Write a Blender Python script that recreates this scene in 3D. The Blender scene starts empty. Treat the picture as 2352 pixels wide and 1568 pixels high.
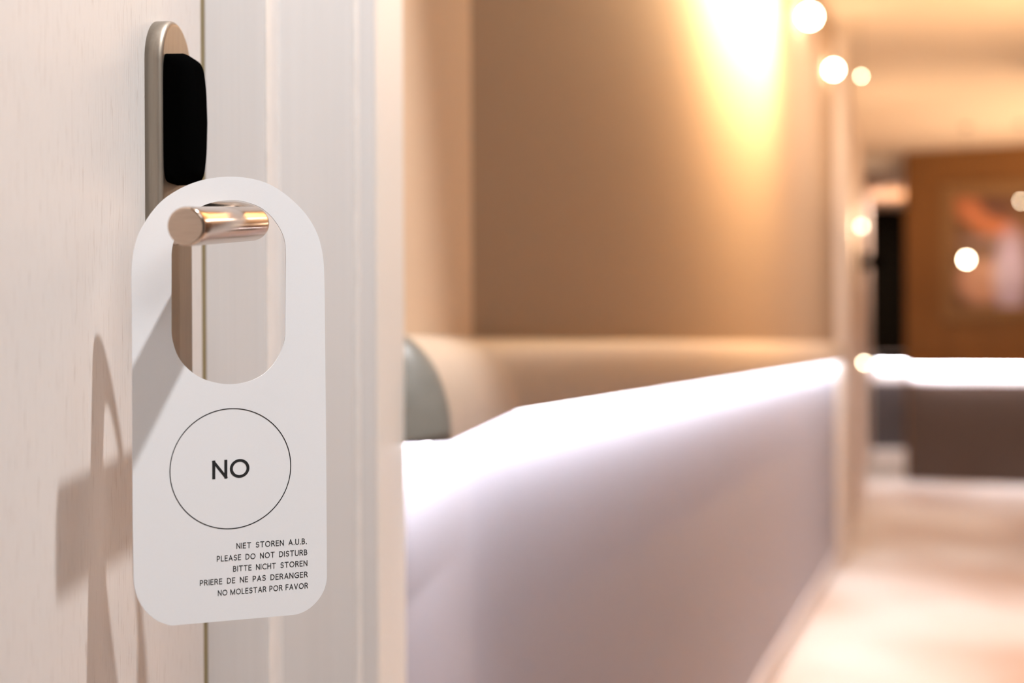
import bpy, bmesh, math, random
from mathutils import Vector, Matrix
random.seed(3)
SC = bpy.context.scene
COL = SC.collection
R = math.radians

# ------------------------------------------------------------------ camera
F = 3267.0                    # focal length in pixels of the 2352 wide frame (50 mm on 36 mm)
CX, HY = 1176.0, 798.0        # principal column, eye-level row
ROLL = R(0.3)
EYE = Vector((0, 0, 1.0))
RV = Vector((math.cos(ROLL), 0, -math.sin(ROLL)))
UV = Vector((math.sin(ROLL), 0, math.cos(ROLL)))
FV = Vector((0, 1, 0))
cam = bpy.data.cameras.new('camera'); camo = bpy.data.objects.new('camera', cam); COL.objects.link(camo)
cam.lens = 50; cam.sensor_width = 36; cam.sensor_fit = 'HORIZONTAL'
cam.shift_y = (HY - 784) / 2352
camo.matrix_world = Matrix(((RV.x, UV.x, 0, EYE.x), (RV.y, UV.y, -1, EYE.y), (RV.z, UV.z, 0, EYE.z), (0, 0, 0, 1)))
cam.clip_start = 0.02
cam.dof.use_dof = True; cam.dof.focus_distance = 0.655; cam.dof.aperture_fstop = 5.0
SC.camera = camo

def pix(x, y, Y):             # point seen at pixel (x, y) at depth Y
    return EYE + Y * (((x - CX) / F) * RV + ((HY - y) / F) * UV + FV)
def onto(x, y, p0, n):        # point seen at (x, y) on the plane through p0 with normal n
    d = ((x - CX) / F) * RV + ((HY - y) / F) * UV + FV
    return EYE + d * ((p0 - EYE).dot(n) / d.dot(n))

# ------------------------------------------------------------------ world, lights, exposure
SC.view_settings.view_transform = 'Standard'; SC.view_settings.look = 'None'
SC.view_settings.gamma = 1; SC.view_settings.use_curve_mapping = False
SC.view_settings.exposure = 0.0
w = bpy.data.worlds.new('world'); SC.world = w; w.use_nodes = True
bg = w.node_tree.nodes['Background']; bg.inputs[0].default_value = (.93, .965, 1, 1); bg.inputs[1].default_value = 0.35

def area(name, loc, size, power, col, rot=(0, 0, 0), shape='DISK', size_y=None, spread=None):
    l = bpy.data.lights.new(name, 'AREA'); l.shape = shape; l.size = size
    if size_y: l.size_y = size_y
    l.energy = power; l.color = col
    if spread: l.spread = spread
    o = bpy.data.objects.new(name, l); COL.objects.link(o); o.location = loc; o.rotation_euler = rot; return o
def spot(name, loc, target, power, col, angle, blend, rad):
    l = bpy.data.lights.new(name, 'SPOT'); l.energy = power; l.color = col; l.spot_size = R(angle); l.spot_blend = blend
    l.shadow_soft_size = rad
    o = bpy.data.objects.new(name, l); COL.objects.link(o); o.location = loc
    o.rotation_euler = (Vector(target) - Vector(loc)).to_track_quat('-Z', 'Y').to_euler(); return o
def point(name, loc, power, col, rad):
    l = bpy.data.lights.new(name, 'POINT'); l.energy = power; l.color = col; l.shadow_soft_size = rad
    o = bpy.data.objects.new(name, l); COL.objects.link(o); o.location = loc; return o

# door plane frame: u runs along the door away from the camera, nd is its outward normal
A_D = math.atan((1500 - CX) / F)
U = Vector((math.sin(A_D), math.cos(A_D), 0)); ND = Vector((math.cos(A_D), -math.sin(A_D), 0)); Z = Vector((0, 0, 1))
D0 = pix(335, HY, .68)                                            # a point of the door face
S_LEV = .0518                                                     # lever stands this far off the door
LEV_N = onto(427, 520, D0 + ND * S_LEV, ND); LEV_F = onto(593, 513, D0 + ND * S_LEV, ND)
KL, KZ = .16, 2.48
CEIL = 2.43
hk = (CEIL - .02 - LEV_N.z) / KZ
KEY = LEV_N + (ND + U * KL + Z * KZ) * hk
LEVER_KEY = spot('ceiling_downlight_lamp', KEY, (LEV_N.x, LEV_N.y, .9), 118, (.985, .985, 1), 70, .5, .022)

# room lights: the left wall's lamp, then unseen fill lights added for brightness
def wallB(Y): return -.0465 + .317 * (Y - 1.668)
WN = Vector((.953, -.302, 0))                                     # its normal into the room
p = Vector((wallB(3.75), 3.75, 2.07)) + WN * .27
wl = area('linear_wall_lamp', p, 1.15, 85, (1, .69, .37), (0, 0, 0), 'RECTANGLE', .06)
wl.rotation_euler = Matrix(((.302, 0, .953), (.953, 0, -.302), (0, 1, 0))).to_euler()
area('linear_uplight_lamp', (2.25, 4.4, 1.5), .6, 42, (1, .64, .36), (math.pi, 0, 0), 'RECTANGLE', 3.6)  # added uplight without a fixture, brightens the ceiling
area('linear_uplight_lamp_far', (3.7, 8.6, 1.4), 1.6, 34, (1, .68, .42), (math.pi, 0, 0), 'RECTANGLE', 2.2)  # second added uplight, brightens the far ceiling
area('ceiling_panel_entry', (.9, -.7, CEIL - .1), 1.0, 12, (.95, .975, 1), (R(48), 0, R(28)))  # fill light added behind the camera to brighten the hanger
area('ceiling_panel_middle', (1.9, 5.0, CEIL - .02), .8, 26, (1, .92, .86))  # fill light added to lift the floor

area('ceiling_panel_end', (3.45, 12.5, 2.31),   .4, 38, (1, .86, .74))  # fill light added so floor bounce reaches the soffit

# ------------------------------------------------------------------ helpers
def mat(name, col, rough=.6, metal=0, bump=0, bscale=(60, 60, 60), col2=None, nscale=None, emit=None, estr=0, detail=4, bdist=.001, spec=None, aniso=0):
    m = bpy.data.materials.new(name); m.use_nodes = True; nt = m.node_tree; b = nt.nodes['Principled BSDF']
    b.inputs['Base Color'].default_value = (*col, 1); b.inputs['Roughness'].default_value = rough; b.inputs['Metallic'].default_value = metal
    if spec is not None: b.inputs['Specular IOR Level'].default_value = spec
    tc = nt.nodes.new('ShaderNodeTexCoord')
    def noise(sc, det):
        mp = nt.nodes.new('ShaderNodeMapping'); mp.inputs['Scale'].default_value = sc
        nt.links.new(tc.outputs['Object'], mp.inputs[0])
        n = nt.nodes.new('ShaderNodeTexNoise'); n.inputs['Scale'].default_value = 1; n.inputs['Detail'].default_value = det
        nt.links.new(mp.outputs[0], n.inputs['Vector']); return n
    n = noise(nscale or bscale, detail)
    cr = nt.nodes.new('ShaderNodeValToRGB'); c2 = col2 or tuple(c * .93 for c in col)
    cr.color_ramp.elements[0].position = .35; cr.color_ramp.elements[1].position = .62
    cr.color_ramp.elements[0].color = (*c2, 1); cr.color_ramp.elements[1].color = (*col, 1)
    nt.links.new(n.outputs['Fac'], cr.inputs[0]); nt.links.new(cr.outputs[0], b.inputs['Base Color'])
    if bump:
        n2 = noise(bscale, 6); bp = nt.nodes.new('ShaderNodeBump'); bp.inputs['Strength'].default_value = bump; bp.inputs['Distance'].default_value = bdist
        nt.links.new(n2.outputs['Fac'], bp.inputs['Height']); nt.links.new(bp.outputs[0], b.inputs['Normal'])
    if emit:
        b.inputs['Emission Color'].default_value = (*emit, 1); b.inputs['Emission Strength'].default_value = estr
    return m

def link(name, me, m, parent=None, smooth=False):
    o = bpy.data.objects.new(name, me); COL.objects.link(o)
    if m: me.materials.append(m)
    if parent is not None:
        o.parent = parent; o.matrix_parent_inverse = parent.matrix_world.inverted() if parent.type != 'EMPTY' else Matrix.Translation(-Vector(parent.location))
    if smooth:
        for p_ in me.polygons: p_.use_smooth = True
    return o
def mesh(name, verts, faces, m, parent=None, smooth=False):
    me = bpy.data.meshes.new(name); me.from_pydata([tuple(v) for v in verts], [], faces)
    bm = bmesh.new(); bm.from_mesh(me); bmesh.ops.recalc_face_normals(bm, faces=bm.faces); bm.to_mesh(me); bm.free(); me.update()
    return link(name, me, m, parent, smooth)
def tag(o, label=None, cat=None, group=None, kind=None):
    for k, v in (('label', label), ('category', cat), ('group', group), ('kind', kind)):
        if v: o[k] = v
    return o
def empty(name, loc):
    o = bpy.data.objects.new(name, None); COL.objects.link(o); o.location = loc; o.empty_display_size = .05; return o
def prism(name, plan, z0, z1, m, parent=None):      # closed plan polygon (x, y) extruded from z0 to z1
    n = len(plan)
    vs = [(a[0], a[1], z0) for a in plan] + [(a[0], a[1], z1) for a in plan]
    fs = [tuple(range(n)), tuple(range(n, 2 * n))] + [(i, (i + 1) % n, n + (i + 1) % n, n + i) for i in range(n)]
    return mesh(name, vs, fs, m, parent)
def bevel(o, wd, seg=3, angle=R(35)):
    md = o.modifiers.new('bevel', 'BEVEL'); md.width = wd; md.segments = seg; md.limit_method = 'ANGLE'; md.angle_limit = angle
    for p_ in o.data.polygons: p_.use_smooth = True
    return o
def wseg(name, a, b, t, z0, z1, m, parent=None):    # wall slab from a to b, thickness t to the left of a->b
    a = Vector((a[0], a[1], 0)); b = Vector((b[0], b[1], 0)); d = (b - a).normalized(); nl = Vector((-d.y, d.x, 0)) * t
    return prism(name, [a, b, b + nl, a + nl], z0, z1, m, parent)
def sweep(name, pts, rads, m, parent, up=Z, seg=40, cap=True):
    vs, fs = [], []
    n = len(pts)
    for i, p_ in enumerate(pts):
        d = (pts[min(i + 1, n - 1)] - pts[max(i - 1, 0)]).normalized()
        s = d.cross(up).normalized(); v = s.cross(d).normalized()
        for k in range(seg):
            a = 2 * math.pi * k / seg
            vs.append(p_ + (s * math.cos(a) + v * math.sin(a)) * rads[i])
    for i in range(n - 1):
        for k in range(seg):
            k2 = (k + 1) % seg; fs.append((i * seg + k, i * seg + k2, (i + 1) * seg + k2, (i + 1) * seg + k))
    if cap: fs += [tuple(range(seg)), tuple(range((n - 1) * seg, n * seg))]
    return mesh(name, vs, fs, m, parent, True)
def ball(name, loc, r, m, parent, sc=(1, 1, 1)):
    bm = bmesh.new(); bmesh.ops.create_uvsphere(bm, u_segments=24, v_segments=14, radius=r)
    for v in bm.verts: v.co = Vector((v.co.x * sc[0], v.co.y * sc[1], v.co.z * sc[2])) + Vector(loc)
    me = bpy.data.meshes.new(name); bm.to_mesh(me); bm.free(); return link(name, me, m, parent, True)
def slab(name, P, a, b, c, la, lb, lc, m, parent=None):   # box from corner P along unit a, b, c
    a, b, c = a * la, b * lb, c * lc
    vs = [P + a * i + b * j + c * k for i in (0, 1) for j in (0, 1) for k in (0, 1)]
    return mesh(name, vs, [(0, 1, 3, 2), (4, 5, 7, 6), (0, 1, 5, 4), (2, 3, 7, 6), (0, 2, 6, 4), (1, 3, 7, 5)], m, parent)

# ------------------------------------------------------------------ materials
M_door = mat('painted_door_wood', (.775, .735, .705), .5, bump=.6, bscale=(700, 700, 26), col2=(.60, .54, .50), nscale=(1100, 1100, 60), bdist=.0007, spec=.3)
for e_, ps_ in zip([n for n in M_door.node_tree.nodes if n.type == 'VALTORGB'][0].color_ramp.elements, (.27, .40)): e_.position = ps_
M_frame = mat('painted_frame_wood', (.70, .67, .65), .5, bump=.25, bscale=(400, 400, 6), col2=(.68, .65, .63), nscale=(200, 200, 3), bdist=.0004, spec=.12)
M_gasket = mat('white_gasket', (.86, .835, .81), .45)  # lighter than the frame paint, standing in for light on its mouldings
M_cream = mat('cream_casing_paint', (.89, .84, .78), .5, bump=.25, bscale=(400, 400, 6), col2=(.91, .85, .785), nscale=(200, 200, 3), bdist=.0004)  # cream, lightened for the light falling on the casing edge
M_seal = mat('olive_seal', (.27, .21, .11), .8)
M_steel = mat('brushed_steel', (.38, .335, .28), .5, 1, bump=.12, bscale=(900, 900, 60), col2=(.35, .305, .255), nscale=(900, 900, 40), bdist=.0002)
M_lever = mat('polished_lever_steel', (.60, .47, .375), .19, 1, bump=.05, bscale=(60, 900, 900), bdist=.0001)
M_black = mat('black_plastic', (.002, .002, .002), .9, spec=0)
M_card = mat('white_card', (.93, .935, .95), .6, bump=.12, bscale=(1800, 1800, 1800), bdist=.00008, col2=(.92, .925, .94), spec=.2)
M_ink = mat('black_ink', (.012, .012, .013), .6)
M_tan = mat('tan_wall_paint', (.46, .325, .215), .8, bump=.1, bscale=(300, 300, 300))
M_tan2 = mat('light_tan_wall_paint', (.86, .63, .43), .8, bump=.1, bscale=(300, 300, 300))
M_low = mat('pale_lavender_wall_paint', (.47, .45, .515), .8, bump=.1, bscale=(300, 300, 300))
M_rail = mat('cream_rail', (.62, .51, .41), .55)
M_cap = mat('grey_end_cap', (.235, .22, .19), .4)
M_led = mat('white_light_strip', (1, 1, 1), .5, emit=(.93, .94, 1), estr=56)
M_led_far = mat('bright_light_strip', (1, 1, 1), .5, emit=(.93, .94, 1), estr=150)
M_entry = mat('pale_entry_wall_paint', (.42, .43, .45), .8)
M_base = mat('pale_baseboard_paint', (.78, .72, .72), .5)
M_ceil = mat('warm_white_ceiling', (.85, .71, .55), .9, bump=.05)
M_soffit = mat('grey_beige_soffit', (.86, .80, .74), .9)
M_floor = mat('pale_wood_floor', (.81, .775, .765), .6, bump=.1, bscale=(2, 1, 2), col2=(.58, .46, .39), nscale=(1.5, .9, 1), detail=1)
M_dark = mat('black_brown_panel', (.007, .005, .003), .7, spec=.05)
M_darklow = mat('dark_grey_panel', (.10, .09, .10), .6)
M_wood = mat('brown_wood_panelling', (.235, .10, .018), .5, bump=.1, bscale=(20, 20, 3), col2=(.20, .085, .016), nscale=(8, 8, 1))
M_darkwood = mat('dark_walnut_panel', (.05, .03, .02), .7)  # kept dark for the steel plate's reflection
M_woodlow = mat('dark_brown_lower_panel', (.075, .048, .037), .6)
M_pier = mat('pale_pink_wall_paint', (.78, .64, .55), .7)
M_trimfar = mat('pale_casing_paint', (.90, .80, .72), .6)
M_bframe = mat('bronze_picture_frame', (.26, .14, .05), .45, bump=.1)
M_bulb = mat('glowing_bulb', (1, 1, 1), .4, emit=(1, .80, .55), estr=60)
M_bulbdim = mat('dim_bulb', (1, 1, 1), .4, emit=(1, .78, .6), estr=7)
M_metal = mat('dark_lamp_metal', (.10, .08, .06), .4, .6)

# ------------------------------------------------------------------ structure
floor = slab('floor', Vector((-1.6, -2.2, -.1)), Vector((1, 0, 0)), FV, Z, 6.6, 16.4, .1, M_floor); tag(floor, kind='structure')
ceil = slab('ceiling', Vector((-1.6, -2.2, CEIL)), Vector((1, 0, 0)), FV, Z, 6.6, 16.4, .1, M_ceil); tag(ceil, kind='structure')
wr0 = slab('wall_right_near', Vector((2.74, -2.2, 0)), Vector((1, 0, 0)), FV, Z, .1, 9.65, CEIL, M_darkwood); tag(wr0, kind='structure')  # unseen dark wall added to darken what the steel plate reflects
wr = slab('wall_right', Vector((4.9, -2.2, 0)), Vector((1, 0, 0)), FV, Z, .1, 16.4, CEIL, M_wood); tag(wr, kind='structure')
wbk = slab('wall_back', Vector((-1.6, -2.3, 0)), Vector((1, 0, 0)), FV, Z, 6.6, .1, CEIL, M_entry); tag(wbk, kind='structure')

we = slab('wall_entry', Vector((1.75, -2.2, 0)), Vector((1, 0, 0)), FV, Z, .1, 3.6, CEIL, M_entry); tag(we, kind='structure')  # unseen wall added for neutral bounce onto the door frame
# door leaf
E1 = onto(466, HY, D0, ND)                     # far edge of the leaf
tE = (E1 - D0).dot(U)
P = D0 - U * .55
door = prism('door_1', [(P.x, P.y), (E1.x, E1.y), (E1.x - ND.x * .045, E1.y - ND.y * .045), (P.x - ND.x * .045, P.y - ND.y * .045)], .012, 2.12, M_door)
tag(door, kind='structure'); bevel(door, .0012, 2)

# door frame and casing: plan profile in (pixel column, depth)
prof = [(475, E1.y + .003), (604, .800), (611, .803), (617, .818), (638, .885), (642, .887), (808, .935), (813, .938), (820, .955), (826, .958), (858, .967), (863, .97), (867, .985), (921, 1.12), (925, 1.135)]
pl = []
for x, Y in prof:
    q = pix(x, HY, Y); pl.append((q.x, q.y))
pl += [(pl[-1][0] - .02, 1.16), (-.35, 1.2), (-.35, .80), (pl[0][0] - .012, pl[0][1] + .002)]
frame = prism('trim_1', pl, 0, 2.43, M_frame); tag(frame, kind='structure')
bevel(frame, .0008, 2, R(12))
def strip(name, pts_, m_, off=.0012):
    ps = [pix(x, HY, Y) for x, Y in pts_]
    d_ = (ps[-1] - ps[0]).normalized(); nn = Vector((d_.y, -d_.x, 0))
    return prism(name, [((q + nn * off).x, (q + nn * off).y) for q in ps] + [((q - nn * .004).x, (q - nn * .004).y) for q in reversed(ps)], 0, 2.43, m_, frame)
strip('casing_edge', [(864, .974), (867.5, .985), (921.5, 1.12), (925.5, 1.134)], M_cream)  # cream edge piece, its colour lightened in place of light on this face
strip('gasket', [(610, .803), (617, .818), (638, .885), (641, .887)], M_gasket)  # highlight on the groove step, painted as a lighter strip
strip('bead', [(814, .940), (823, .955)], M_gasket, .0016)  # bead with its highlight put into a lighter colour
q0 = Vector((pl[0][0], pl[0][1], 0))
seal = prism('seal_strip', [(E1.x - ND.x * .0012, E1.y + .0001), (q0.x - .0003, q0.y - .0001), (q0.x - .02, q0.y), (E1.x - ND.x * .03, E1.y + .0003)], .02, 2.12, M_seal, frame)
# wall that continues behind the door leaf, seen only from the side
wf = wseg('wall_front', (P.x - .05, P.y - .02), (P.x - .35, -2.2), -.1, 0, CEIL, M_pier); tag(wf, kind='structure')

# left wall: short segment A, then segment B turning right by eleven degrees
C = Vector((-.0465, 1.668, 0)); DA = Vector((.1095, .994, 0)); DB = Vector((.3022, .9533, 0))
a0 = C - DA * .52; b1 = C + DB * ((6.42 - 1.668) / .9533)
RT, RB = 1.012, .924                             # rail top and bottom
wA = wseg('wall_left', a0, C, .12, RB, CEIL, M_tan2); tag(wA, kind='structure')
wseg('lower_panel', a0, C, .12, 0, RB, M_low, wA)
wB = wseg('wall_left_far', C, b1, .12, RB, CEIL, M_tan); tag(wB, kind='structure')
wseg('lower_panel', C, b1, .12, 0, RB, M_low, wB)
bb = wseg('baseboard_left', C + WN * .012, b1 + WN * .012, .0115, 0, .085, M_base); tag(bb, kind='structure')

def rail(name, path, label, m_body, r_out=.053, cap_mat=None, led=M_led, dz=0):
    RT, RB = globals()['RT'] + dz, globals()['RB'] + dz
    root = empty(name, (path[0].x, path[0].y, RB))
    tag(root, label, 'wall rail')
    K = 14
    def nrm(i):
        ns = []
        for j in (i - 1, i):
            if 0 <= j < len(path) - 1:
                d = (path[j + 1] - path[j]).normalized(); ns.append(Vector((d.y, -d.x, 0)))
        if len(ns) == 2:
            s = (ns[0] + ns[1]).normalized(); return s / s.dot(ns[0])
        return ns[0]
    for i in range(len(path) - 1):
        vs, fs = [], []
        for e in (0, 1):
            n_ = nrm(i + e)
            for k in range(K + 1):
                a = math.pi / 2 * k / K
                vs.append(path[i + e] + n_ * (.003 + (r_out - .003) * math.sin(a)) + Z * (RB + .006 + (RT - RB - .006) * math.cos(a)))
            vs.append(path[i + e] + n_ * r_out + Z * RB)
            vs.append(path[i + e] + n_ * .003 + Z * RB)
        m_ = K + 3
        for k in range(m_): fs.append((k, (k + 1) % m_, m_ + (k + 1) % m_, m_ + k))
        fs += [tuple(range(m_)), tuple(range(m_, 2 * m_))]
        o = mesh('rail_section', vs, fs, m_body, root)
        # light strip in the underside
        ls = []
        for e in (0, 1):
            n_ = nrm(i + e)
            for (q, zz) in ((.014, -.004), (.030, -.004), (.030, .002), (.014, .002)):
                ls.append(path[i + e] + n_ * q + Z * (RB + zz) + ((path[1] - path[0]).normalized() * .03 if (i + e) == 0 else Vector((0, 0, 0))))
        mesh('light_strip', ls, [(k, (k + 1) % 4, 4 + (k + 1) % 4, 4 + k) for k in range(4)] + [(0, 1, 2, 3), (4, 5, 6, 7)], led, root)
    if cap_mat:
        d = (path[1] - path[0]).normalized(); n_ = nrm(0); vs, fs = [], []
        for lay in range(13):
            al = math.pi / 2 * lay / 12
            f_ = 1.014 * math.cos(al) if lay < 12 else .03
            dd = -.032 * math.sin(al)
            for k in range(K + 1):
                a = math.pi / 2 * k / K
                vs.append(path[0] + d * dd + n_ * (.003 + (r_out - .003) * math.sin(a) * f_) + Z * (RB + (RT - RB) * math.cos(a) * f_))
        m_ = K + 1
        for q_ in range(12):
            for k in range(K): fs.append((q_ * m_ + k, q_ * m_ + k + 1, (q_ + 1) * m_ + k + 1, (q_ + 1) * m_ + k))
            fs.append((q_ * m_ + K, q_ * m_, (q_ + 1) * m_, (q_ + 1) * m_ + K))
        fs += [tuple(range(m_)), tuple(range(12 * m_, 13 * m_))]
        c = mesh('end_cap', vs, fs, cap_mat, root, True); c['label'] = 'grey rounded end cap'
        sc_ = path[0] - d * .0285 + n_ * .0185 + Z * (RB + .027)
        sweep('screw', [sc_ + d * .001, sc_ - d * .0006, sc_ - d * .0012], [.0034, .0034, .0022], M_steel, c, seg=14)
    return root
ra = C - DA * .511
rail('wall_rail', [Vector(ra), Vector(C), Vector(b1)], 'long cream curved wall rail with grey end cap, white light glowing beneath it', M_rail, cap_mat=M_cap)

# pale casing at the end of the left wall and the wall beyond it
c1 = pix(1916, HY, 6.43); c2 = pix(1948, HY, 6.50)
tr2 = prism('trim_2', [(c1.x, c1.y), (c2.x, c2.y), (c2.x + .03, c2.y + .12), (c1.x - .05, c1.y + .14)], 0, CEIL, M_trimfar); tag(tr2, kind='structure'); bevel(tr2, .006, 2)
d0 = pix(1946, HY, 6.75); d1 = pix(2001, HY, 13.8)
wD = wseg('wall_side', (d0.x, d0.y), (d1.x, d1.y), .1, 0, CEIL, M_pier); tag(wD, kind='structure')
e0 = pix(1985, HY, 13.8); e1 = pix(2110, HY, 13.8)
wC = wseg('wall_far', (e0.x, 13.8), (e1.x, 13.8), .1, RB, CEIL, M_dark); tag(wC, kind='structure')
wseg('lower_panel', (e0.x, 13.8), (e1.x, 13.8), .1, 0, RB - .27, M_darklow, wC)
wseg('white_band', (e0.x, 13.8), (e1.x, 13.8), .1, RB - .27, RB, M_base, wC)
rail('wall_rail', [Vector((e0.x + .1, 13.8, 0)), Vector((e1.x, 13.8, 0))], 'short dark wall rail lit from beneath on the black wall at the corridor end', M_dark, led=M_led_far, dz=-.10)
# soffit over the corridor end
sf = slab('ceiling_soffit', Vector((1.9, 10.75, 2.33)), Vector((1, 0, 0)), FV, Z, 2.2, 3.1, .1, M_soffit); tag(sf, kind='structure')
# wood panelled wall on the right
f0 = pix(2085, HY, 10.5); f1 = pix(2352, HY, 10.15); fd = (f1 - f0); fd.z = 0; fd.normalize(); f2 = f0 + fd * 2.0
wE = wseg('wall_wood', (f0.x, f0.y), (f2.x, f2.y), .15, RB, CEIL, M_wood); tag(wE, kind='structure')
wseg('lower_panel', (f0.x, f0.y), (f2.x, f2.y), .15, 0, RB - .19, M_woodlow, wE)
wseg('white_band', (f0.x, f0.y), (f2.x, f2.y), .15, RB - .19, RB, M_base, wE)
wE2 = wseg('wall_wood_return', (f0.x + .98, 13.8), (f0.x + .02, f0.y + .14), .12, 0, CEIL, M_wood); tag(wE2, kind='structure')
rail('wall_rail', [Vector((f0.x, f0.y, 0)), Vector((f2.x, f2.y, 0))], 'brown wall rail lit from beneath on the wood panelled wall', M_wood, led=M_led_far, dz=-.085)

# ------------------------------------------------------------------ door handle set (part of the door)
TP = .0086                                        # plate thickness
def D(t, s, z): return D0 + U * t + ND * s + Z * (z - D0.z)
W = (onto(445, HY, D0 + ND * TP, ND) - D0).dot(U)
zt = onto(395, 42, D0 + ND * TP, ND).z; zb = onto(395, 1020, D0 + ND * TP, ND).z
def plate_outline(inset):
    r = W / 2 - inset; out = []
    for k in range(25):
        a = math.pi * k / 24; out.append((W / 2 + r * math.cos(a), zt - W / 2 + r * math.sin(a)))
    for k in range(25):
        a = math.pi + math.pi * k / 24; out.append((W / 2 + r * math.cos(a), zb + W / 2 + r * math.sin(a)))
    return out
layers = [(0, 0)] + [(TP - .0026 * (1 - math.sin(a)), .0026 * (1 - math.cos(a))) for a in [math.pi / 2 * k / 6 for k in range(7)]]
vs, fs = [], []
for s, ins in layers:
    vs += [D(t, s, z) for t, z in plate_outline(ins)]
n_ = 50
for i in range(len(layers) - 1):
    for k in range(n_): fs.append((i * n_ + k, i * n_ + (k + 1) % n_, (i + 1) * n_ + (k + 1) % n_, (i + 1) * n_ + k))
fs += [tuple(range(n_)), tuple(range((len(layers) - 1) * n_, len(layers) * n_))]
plate = mesh('door_handle', vs, fs, M_steel, door)
for p_ in plate.data.polygons: p_.use_smooth = len(p_.vertices) == 4
plate['label'] = 'long brushed steel back plate with rounded top'
# lever: neck out of the plate, tight elbow, straight round bar towards the camera
r_l = 45.5 * LEV_N.y / F
ld = (LEV_F - LEV_N).normalized()
tN = (LEV_F - D0).dot(U)
zneck = LEV_F.z + .0012
path, rad = [], []
base = D(tN, TP - .001, zneck)
el = LEV_F
for s, r in ((TP - .001, .0112), (TP + .002, .0112), (TP + .0028, .0104), (.018, .0101), (.026, .0098)):
    path.append(D(tN + .001, s, zneck)); rad.append(r)
RB_ = .0125
cpos = el - ND * RB_ - ld * RB_
for k in range(1, 13):
    a = math.pi / 2 * k / 12
    path.append(cpos + ld * RB_ * math.cos(a) + ND * RB_ * math.sin(a) + Z * (.0012 * (1 - k / 12))); rad.append(.0098 + (r_l - .0098) * min(1, k / 9))
path = [q - ld * 0 for q in path]
for q in (.3, .6, .9, .985): path.append(path[16].lerp(LEV_N, q)); rad.append(r_l)
path.append(LEV_N + ld * .0008); rad.append(r_l - .0001)
path.append(LEV_N + ld * .0002); rad.append(r_l - .0005)
path.append(LEV_N); rad.append(r_l - .0012)
lev = sweep('lever', path, rad, M_lever, plate, seg=64)
lev.data.polygons[-1].use_smooth = False; lev.data.polygons[-2].use_smooth = False
lev['label'] = 'polished round steel lever'
# black cover over the cylinder
kz1 = onto(410, 121, D0 + ND * (TP + .006), ND).z; kz0 = onto(410, 417, D0 + ND * (TP + .006), ND).z
kw, kp = .027, .0155
bm = bmesh.new()
G = 12; H_ = 24
def kpos(u, v, w):      # u across 0..1, v up 0..1, w out 0..1
    return u, v, w
vs, fs = [], []
rows = 28; segs = 44
def sgn(a, e): return math.copysign(abs(a) ** e, a)
# rings stacked outward: superellipse outline in (t, z), shrinking over the outer edge
zc, zh = (kz0 + kz1) / 2, (kz1 - kz0) / 2
ring_l = [(0, 1.0)] + [(.50, .995)] + [(.5 + .5 * math.sin(a), 1 - .0 - .36 * (1 - math.cos(a))) for a in [math.pi / 2 * k / 10 for k in range(1, 11)]]
for (w_, sc_) in ring_l:
    for k in range(96):
        a = 2 * math.pi * k / 96
        t = sgn(math.cos(a), .32); zz = sgn(math.sin(a), .26)
        inset = (1 - sc_) * kw / 1.35
        bul = 1 - .10 * (zz ** 2) * w_
        vs.append(D(.0018 + kw / 2 + t * (kw / 2 - inset * (.8 if t < 0 else 1)), TP - .0005 + kp * w_ * bul, zc + zz * (zh - inset)))
nr = len(ring_l)
for i in range(nr - 1):
    for k in range(96): fs.append((i * 96 + k, i * 96 + (k + 1) % 96, (i + 1) * 96 + (k + 1) % 96, (i + 1) * 96 + k))
fs += [tuple(range(96)), tuple(range((nr - 1) * 96, nr * 96))]
kb = mesh('lock_cover', vs, fs, M_black, plate, True); kb['label'] = 'matt black plastic lock cover'

# ------------------------------------------------------------------ door hanger
B_H, TAU = R(37), R(3.5)
NH = Vector((math.sin(B_H) * math.cos(TAU), -math.cos(B_H) * math.cos(TAU), math.sin(TAU)))
H0 = pix(304, 519, .6165)
outer = [(302, 625), (303, 700), (304, 1000), (305, 1200), (307, 1330), (310, 1352), (317, 1374), (328, 1394), (343, 1411), (360, 1424), (378, 1432), (398, 1436),
         (672, 1412), (692, 1407), (709, 1398), (725, 1384), (738, 1367), (747, 1347), (751, 1322), (749, 1000), (746, 700), (745, 640),
         (743.5, 605), (739, 572), (728.5, 536), (708, 499), (681, 468), (648, 440.5), (612, 420), (572, 409), (532, 405.5), (492, 408), (452, 417), (413, 433.5), (376, 458), (350, 486), (330, 516), (315, 546), (306.5, 579)]
hole = [(394, 586), (394, 761), (398, 788), (409, 818), (429, 844), (459, 866), (492, 877.5), (525, 882), (559, 878.5), (588, 869), (615, 851), (636.5, 824), (650, 794.5), (655, 768),
        (656, 645), (656, 566), (650, 539), (638, 516), (621.6, 495), (598, 476), (568.5, 464.5), (542, 459.5), (512, 460.5), (492, 464), (469, 471), (443, 486), (420, 510), (404, 540), (397, 562)]
def smooth_poly(P_, corner_len=90):       # Catmull-Rom through the points where they are close together
    out = []; n = len(P_)
    for i in range(n):
        p0, p1, p2, p3 = [Vector((*P_[(i + j) % n], 0)) for j in (-1, 0, 1, 2)]
        out.append((p1.x, p1.y))
        L = (p2 - p1).length
        if L < corner_len:
            t1 = (p2 - p0); t2 = (p3 - p1)
            m1 = t1.normalized() * L; m2 = t2.normalized() * L
            if (p1 - p0).length > corner_len: m1 = (p1 - p0).normalized() * L
            if (p3 - p2).length > corner_len: m2 = (p3 - p2).normalized() * L
            for s in (.2, .4, .6, .8):
                h = (2 * s ** 3 - 3 * s ** 2 + 1) * p1 + (s ** 3 - 2 * s ** 2 + s) * m1 + (-2 * s ** 3 + 3 * s ** 2) * p2 + (s ** 3 - s ** 2) * m2
                out.append((h.x, h.y))
    return out
TH = .00055
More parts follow.
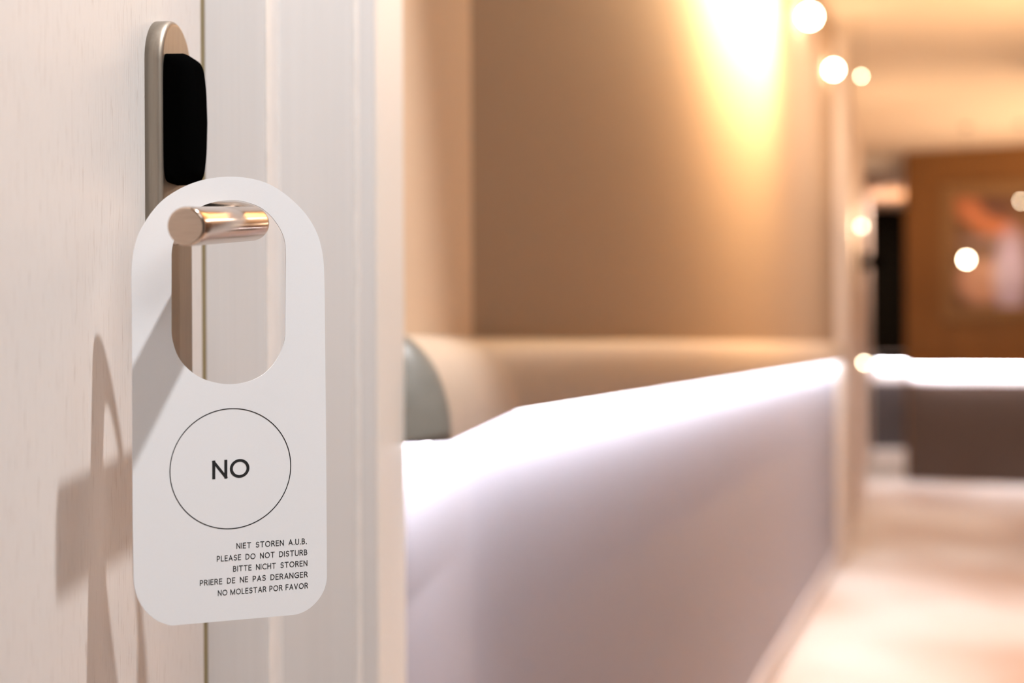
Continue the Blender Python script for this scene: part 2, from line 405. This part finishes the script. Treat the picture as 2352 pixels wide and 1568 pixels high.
def card(name, out_, in_, m, parent=None):
    bm = bmesh.new(); loops = []
    for P_ in (out_, in_):
        vv = [bm.verts.new(onto(x, y, H0, NH)) for x, y in P_]
        loops.append([bm.edges.new((vv[i], vv[(i + 1) % len(vv)])) for i in range(len(vv))])
    bmesh.ops.triangle_fill(bm, use_beauty=True, use_dissolve=False, edges=loops[0] + loops[1])
    f = bm.faces[:]
    ex = bmesh.ops.extrude_face_region(bm, geom=f)
    vs_ = [g for g in ex['geom'] if isinstance(g, bmesh.types.BMVert)]
    bmesh.ops.translate(bm, verts=vs_, vec=-NH * TH)
    bmesh.ops.recalc_face_normals(bm, faces=bm.faces)
    me = bpy.data.meshes.new(name); bm.to_mesh(me); bm.free()
    return link(name, me, m, parent)
hanger = card('door_hanger', smooth_poly(outer), smooth_poly(hole), M_card)
tag(hanger, 'white card do-not-disturb hanger reading NO, hanging on the steel door lever', 'door hanger')
HP = H0 + NH * .00006
# printed ring
vs, fs = [], []
for k in range(160):
    a = 2 * math.pi * k / 160
    for g in (-1.05, 1.05):
        x = 529 + (138.7 + g) * math.cos(a); y = 1076 - 7 * math.cos(a) + (137.8 + g) * math.sin(a)
        vs.append(onto(x, y, HP, NH))
for k in range(160):
    k2 = (k + 1) % 160; fs.append((2 * k, 2 * k + 1, 2 * k2 + 1, 2 * k2))
ring = mesh('printed_ring', vs, fs, M_ink, hanger); ring['label'] = 'thin black printed circle'
# lettering: each line laid on the card between its baseline ends
def arc(cx, cy, rx, ry, a0_, a1_, n=14):
    return [(cx + rx * math.cos(R(a0_ + (a1_ - a0_) * k / n)), cy + ry * math.sin(R(a0_ + (a1_ - a0_) * k / n))) for k in range(n + 1)]
# single-stroke sans letters, cap height 1: (stroke list, advance)
GL = {
 'N': ([[(0, 0), (0, 1)], [(0, 1), (.58, 0)], [(.58, 0), (.58, 1)]], .58),
 'O': ([arc(.40, .5, .40, .5, 0, 360, 40)], .80),
 'I': ([[(0, 0), (0, 1)]], 0),
 'E': ([[(0, 0), (0, 1)], [(0, 1), (.43, 1)], [(0, .53), (.39, .53)], [(0, 0), (.43, 0)]], .43),
 'T': ([[(.30, 0), (.30, 1)], [(0, 1), (.60, 1)]], .60),
 'S': ([[(.47, .88)] + arc(.27, .745, .235, .255, 62, 262, 16)[0:] + arc(.245, .27, .25, .27, 82, -118, 16) + [(.02, .12)]], .50),
 'R': ([[(0, 0), (0, 1)], [(0, 1), (.22, 1)] + arc(.22, .75, .24, .25, 90, -90) + [(0, .5)], [(.24, .5), (.36, .36), (.52, 0)]], .52),
 'P': ([[(0, 0), (0, 1)], [(0, 1), (.20, 1)] + arc(.20, .71, .26, .29, 90, -90) + [(0, .42)]], .46),
 'B': ([[(0, 0), (0, 1)], [(0, 1), (.20, 1)] + arc(.20, .77, .21, .23, 90, -90) + [(0, .54)], [(.2, .54)] + arc(.22, .27, .26, .27, 90, -90) + [(0, 0)]], .48),
 'A': ([[(0, 0), (.31, 1)], [(.31, 1), (.62, 0)], [(.10, .31), (.52, .31)]], .62),
 'U': ([[(0, 1), (0, .30)] + arc(.28, .30, .28, .31, 180, 360, 18) + [(.56, 1)]], .56),
 'D': ([[(0, 0), (0, 1)], [(0, 1), (.20, 1)] + arc(.20, .5, .40, .5, 90, -90, 20) + [(0, 0)]], .60),
 'L': ([[(0, 1), (0, 0)], [(0, 0), (.40, 0)]], .40),
 'H': ([[(0, 0), (0, 1)], [(.56, 0), (.56, 1)], [(0, .52), (.56, .52)]], .56),
 'M': ([[(0, 0), (0, 1)], [(0, 1), (.38, 0)], [(.38, 0), (.76, 1)], [(.76, 1), (.76, 0)]], .76),
 'V': ([[(0, 1), (.30, 0)], [(.30, 0), (.60, 1)]], .60),
 'F': ([[(0, 0), (0, 1)], [(0, 1), (.40, 1)], [(0, .51), (.37, .51)]], .40),
 'C': ([arc(.42, .5, .42, .5, 52, 308, 30)], .66),
 'G': ([arc(.42, .5, .42, .5, 52, 322, 30) + [(.70, .2), (.70, .48)], [(.70, .48), (.40, .48)]], .70),
 '.': ([[(0, 0), (0, .04)]], .0),
}
def text_strokes(body, wt, gap, space):
    polys, x = [], wt / 2
    for ch in body:
        if ch == ' ': x += space; continue
        st, adv = GL[ch]
        for pl_ in st: polys.append([(x + a_, wt / 2 + b_ * (1 - wt)) for a_, b_ in pl_])
        x += adv + wt + gap
    return polys, x - gap - wt / 2
def line(body, bl, br, cap, wt=.135, gap=.165, space=.34):
    polys, total = text_strokes(body, wt, gap, space)
    vs, fs = [], []
    for pl_ in polys:
        n = len(pl_); closed = n > 3 and math.hypot(pl_[0][0] - pl_[-1][0], pl_[0][1] - pl_[-1][1]) < 1e-4
        for i, (x, y) in enumerate(pl_):
            ax, ay = pl_[i - 1] if i > 0 else (pl_[-2] if closed else pl_[0])
            bx, by = pl_[i + 1] if i < n - 1 else (pl_[1] if closed else pl_[-1])
            dx, dy = bx - ax, by - ay; L = math.hypot(dx, dy) or 1; dx /= L; dy /= L
            e = 0
            if not closed and i == 0: e = -wt / 2
            if not closed and i == n - 1: e = wt / 2
            for sg in (-1, 1):
                X = x + dx * e - dy * sg * wt / 2; Y_ = y + dy * e + dx * sg * wt / 2
                Y_ = min(1.012, max(-.012, Y_)); s_ = X / total
                vs.append(onto(bl[0] + (br[0] - bl[0]) * s_, bl[1] + (br[1] - bl[1]) * s_ - Y_ * cap, HP + NH * 1e-6 * (len(fs) % 7), NH))
            if i:
                m2 = len(vs); fs.append((m2 - 4, m2 - 3, m2 - 1, m2 - 2))
    return mesh('lettering', vs, fs, M_ink, hanger)
line('NO', (487.5, 1100.5), (573, 1095.5), 43, .145, .12)
line('NIET  STOREN  A.U.B.', (543, 1260.2), (704.6, 1248.8), 13.2)
line('PLEASE  DO  NOT  DISTURB', (498, 1289.8), (705.8, 1274.2), 13.2)
line('BITTE  NICHT  STOREN', (535.5, 1312.7), (706, 1299.3), 13.2)
line('PRIERE  DE  NE  PAS  DERANGER', (459, 1345.2), (706.8, 1325), 13.2)
line('NO MOLESTAR POR FAVOR', (500.4, 1368.4), (707.5, 1350.6), 13.2, space=.42)

# ------------------------------------------------------------------ things at the back of the room
def spotlight(x, y, r, label):
    zc_ = 2.18                                    # the bulbs hang level on short stems
    Y = (zc_ - 1.0) * F / (HY - y)
    q = pix(x, y, Y)
    root = empty('ceiling_spotlight', (q.x, q.y, CEIL)); tag(root, label, 'spotlight', 'ceiling spotlights by the end of the left wall')
    sweep('canopy', [Vector((q.x, q.y, CEIL)), Vector((q.x, q.y, CEIL - .012))], [.03, .03], M_ceil, root, up=FV, seg=20)
    sweep('stem', [Vector((q.x, q.y, CEIL - .01)), Vector((q.x, q.y, q.z + r * .6))], [.0015, .0015], M_metal, root, up=FV, seg=10)
    ball('bulb', q, r, M_bulb, root)
spotlight(1860, 38, .030, 'largest glowing ceiling spotlight, highest, against the bright wall')
spotlight(1915, 160, .024, 'glowing ceiling spotlight below and right of the highest one')
spotlight(1978, 175, .005, 'smallest glowing ceiling spotlight, rightmost of the three')

# picture on the wood wall
PN = Vector((fd.y, -fd.x, 0)); P0_ = Vector((f0.x, f0.y, 0))
pa = onto(2166, 425, P0_, PN); pb = onto(2166, 735, P0_, PN); pc_ = onto(2400, 600, P0_, PN)
pw = (pc_ - pa).dot(fd); ph = pa.z - pb.z
pic = empty('picture', pb); tag(pic, 'framed picture in bronze frame on the wood panelled wall', 'picture')
fw = .085
o_ = pb + PN * .001
slab('frame_rail', o_, fd, PN, Z, pw, .035, fw, M_bframe, pic); slab('frame_rail', o_ + Z * (ph - fw), fd, PN, Z, pw, .035, fw, M_bframe, pic)
slab('frame_stile', o_ + Z * fw, fd, PN, Z, fw, .035, ph - 2 * fw, M_bframe, pic); slab('frame_stile', o_ + Z * fw + fd * (pw - fw), fd, PN, Z, fw, .035, ph - 2 * fw, M_bframe, pic)
M_art = bpy.data.materials.new('printed_artwork'); M_art.use_nodes = True; nt = M_art.node_tree; bsd = nt.nodes['Principled BSDF']; bsd.inputs['Roughness'].default_value = .25
tc = nt.nodes.new('ShaderNodeTexCoord'); prev = None
def blob(center, half, ang, col, soft):
    global prev
    mp = nt.nodes.new('ShaderNodeMapping'); mp.vector_type = 'TEXTURE'
    mp.inputs['Location'].default_value = (center[0], 0, center[1]); mp.inputs['Rotation'].default_value = (0, ang, 0); mp.inputs['Scale'].default_value = (half[0], 1, half[1])
    nt.links.new(art_vec, mp.inputs[0])
    ln = nt.nodes.new('ShaderNodeVectorMath'); ln.operation = 'LENGTH'; nt.links.new(mp.outputs[0], ln.inputs[0])
    mr = nt.nodes.new('ShaderNodeMapRange'); mr.inputs['From Min'].default_value = 1 + soft; mr.inputs['From Max'].default_value = 1 - soft
    nt.links.new(ln.outputs['Value'], mr.inputs['Value'])
    mx = nt.nodes.new('ShaderNodeMix'); mx.data_type = 'RGBA'; nt.links.new(mr.outputs[0], mx.inputs['Factor'])
    if prev is None: mx.inputs['A'].default_value = (.17, .085, .04, 1)
    else: nt.links.new(prev, mx.inputs['A'])
    mx.inputs['B'].default_value = (*col, 1); prev = mx.outputs['Result']
# coordinates measured in the picture's own plane: x along the wall from the lower left corner, z up
dotx = nt.nodes.new('ShaderNodeVectorMath'); dotx.operation = 'DOT_PRODUCT'; dotx.inputs[1].default_value = fd
nt.links.new(tc.outputs['Object'], dotx.inputs[0])
sep = nt.nodes.new('ShaderNodeSeparateXYZ'); nt.links.new(tc.outputs['Object'], sep.inputs[0])
com = nt.nodes.new('ShaderNodeCombineXYZ')
sx = nt.nodes.new('ShaderNodeMath'); sx.operation = 'SUBTRACT'; sx.inputs[1].default_value = pb.dot(fd) - 0; nt.links.new(dotx.outputs['Value'], sx.inputs[0])
sz = nt.nodes.new('ShaderNodeMath'); sz.operation = 'SUBTRACT'; sz.inputs[1].default_value = pb.z; nt.links.new(sep.outputs['Z'], sz.inputs[0])
nt.links.new(sx.outputs[0], com.inputs['X']); nt.links.new(sz.outputs[0], com.inputs['Z']); art_vec = com.outputs[0]
def ap(x, y):
    q = onto(x, y, P0_, PN); return ((q - pb).dot(fd), q.z - pb.z)
k_ = 10.3 / F
blob(ap(2262, 500), (75 * k_, 30 * k_), R(32), (.62, .22, .10), .35)
blob(ap(2290, 478), (42 * k_, 22 * k_), R(25), (.14, .06, .04), .4)
blob(ap(2290, 550), (75 * k_, 10 * k_), 0, (.35, .22, .20), .5)
blob(ap(2255, 645), (52 * k_, 52 * k_), 0, (.62, .34, .24), .25)
blob(ap(2322, 635), (34 * k_, 95 * k_), 0, (.62, .55, .85), .35)
nt.links.new(prev, bsd.inputs['Base Color'])
slab('print', o_ + Z * fw + fd * fw + PN * .004, fd, PN, Z, pw - 2 * fw, .006, ph - 2 * fw, M_art, pic)

def pendant(x, y, Y, r, m, label):
    q = pix(x, y, Y); root = empty('pendant_lamp', (q.x, q.y, CEIL)); tag(root, label, 'pendant lamp', 'small pendant lamps in front of the picture')  # built for a bright spot; the hanging parts are added
    sweep('canopy', [Vector((q.x, q.y, CEIL)), Vector((q.x, q.y, CEIL - .015))], [.025, .025], M_metal, root, up=FV, seg=16)
    sweep('cord', [Vector((q.x, q.y, CEIL - .01)), Vector((q.x, q.y, q.z + r * .5))], [.0016, .0016], M_metal, root, up=FV, seg=6)
    ball('bulb', q, r, m, root)  # glowing ball for a bright spot by the picture; cord and canopy added
pendant(2220, 596, 9.3, .022, M_bulb, 'bright round pendant bulb in front of the picture on the wood wall')
pendant(2345, 462, 9.2, .006, M_bulb, 'faint pendant bulb at the right edge, beside the picture top')

# black wall bracket on the pale side wall
q = pix(1975, 602, 10.6); wd = Vector((d1.x - d0.x, d1.y - d0.y, 0)).normalized(); wdn = Vector((wd.y, -wd.x, 0))
q = onto(1972, 602, Vector((d0.x, d0.y, 0)), wdn)
hb = empty('coat_hook', q); tag(hb, 'black coat hook on the pale wall left of the black wall', 'hook')
sweep('back_plate', [q + wdn * .001, q + wdn * .012], [.11, .10], M_black, hb, seg=20)
sweep('peg', [q + wdn * .01, q + wdn * .12, q + wdn * .135], [.04, .04, .06], M_black, hb, seg=16)
q = onto(1962, 520, Vector((d0.x, d0.y, 0)), wdn)
ws = empty('wall_sconce', q); tag(ws, 'small warm glowing wall sconce on the pale wall above the hook', 'wall lamp')
sweep('back_plate', [q + wdn * .001, q + wdn * .012], [.03, .03], M_metal, ws, seg=20)
ball('bulb', q + wdn * .04, .013, M_bulbdim, ws)
point('wall_sconce_lamp', q + wdn * .12 - wd * .05, 9, (1, .74, .48), .05)
q = pix(1985, 833, 7.0)
nl = empty('floor_lamp', (q.x, q.y, 0)); tag(nl, 'thin floor lamp with a small round bulb at the end of the left wall', 'floor lamp')
sweep('base', [Vector((q.x, q.y, 0)), Vector((q.x, q.y, .012))], [.05, .045], M_trimfar, nl, up=FV, seg=24)
sweep('pole', [Vector((q.x, q.y, .01)), Vector((q.x, q.y, q.z - .006))], [.004, .004], M_trimfar, nl, up=FV, seg=10)
ball('bulb', q, .007, M_bulb, nl)  # glowing ball stands in for a glint; base and pole are added
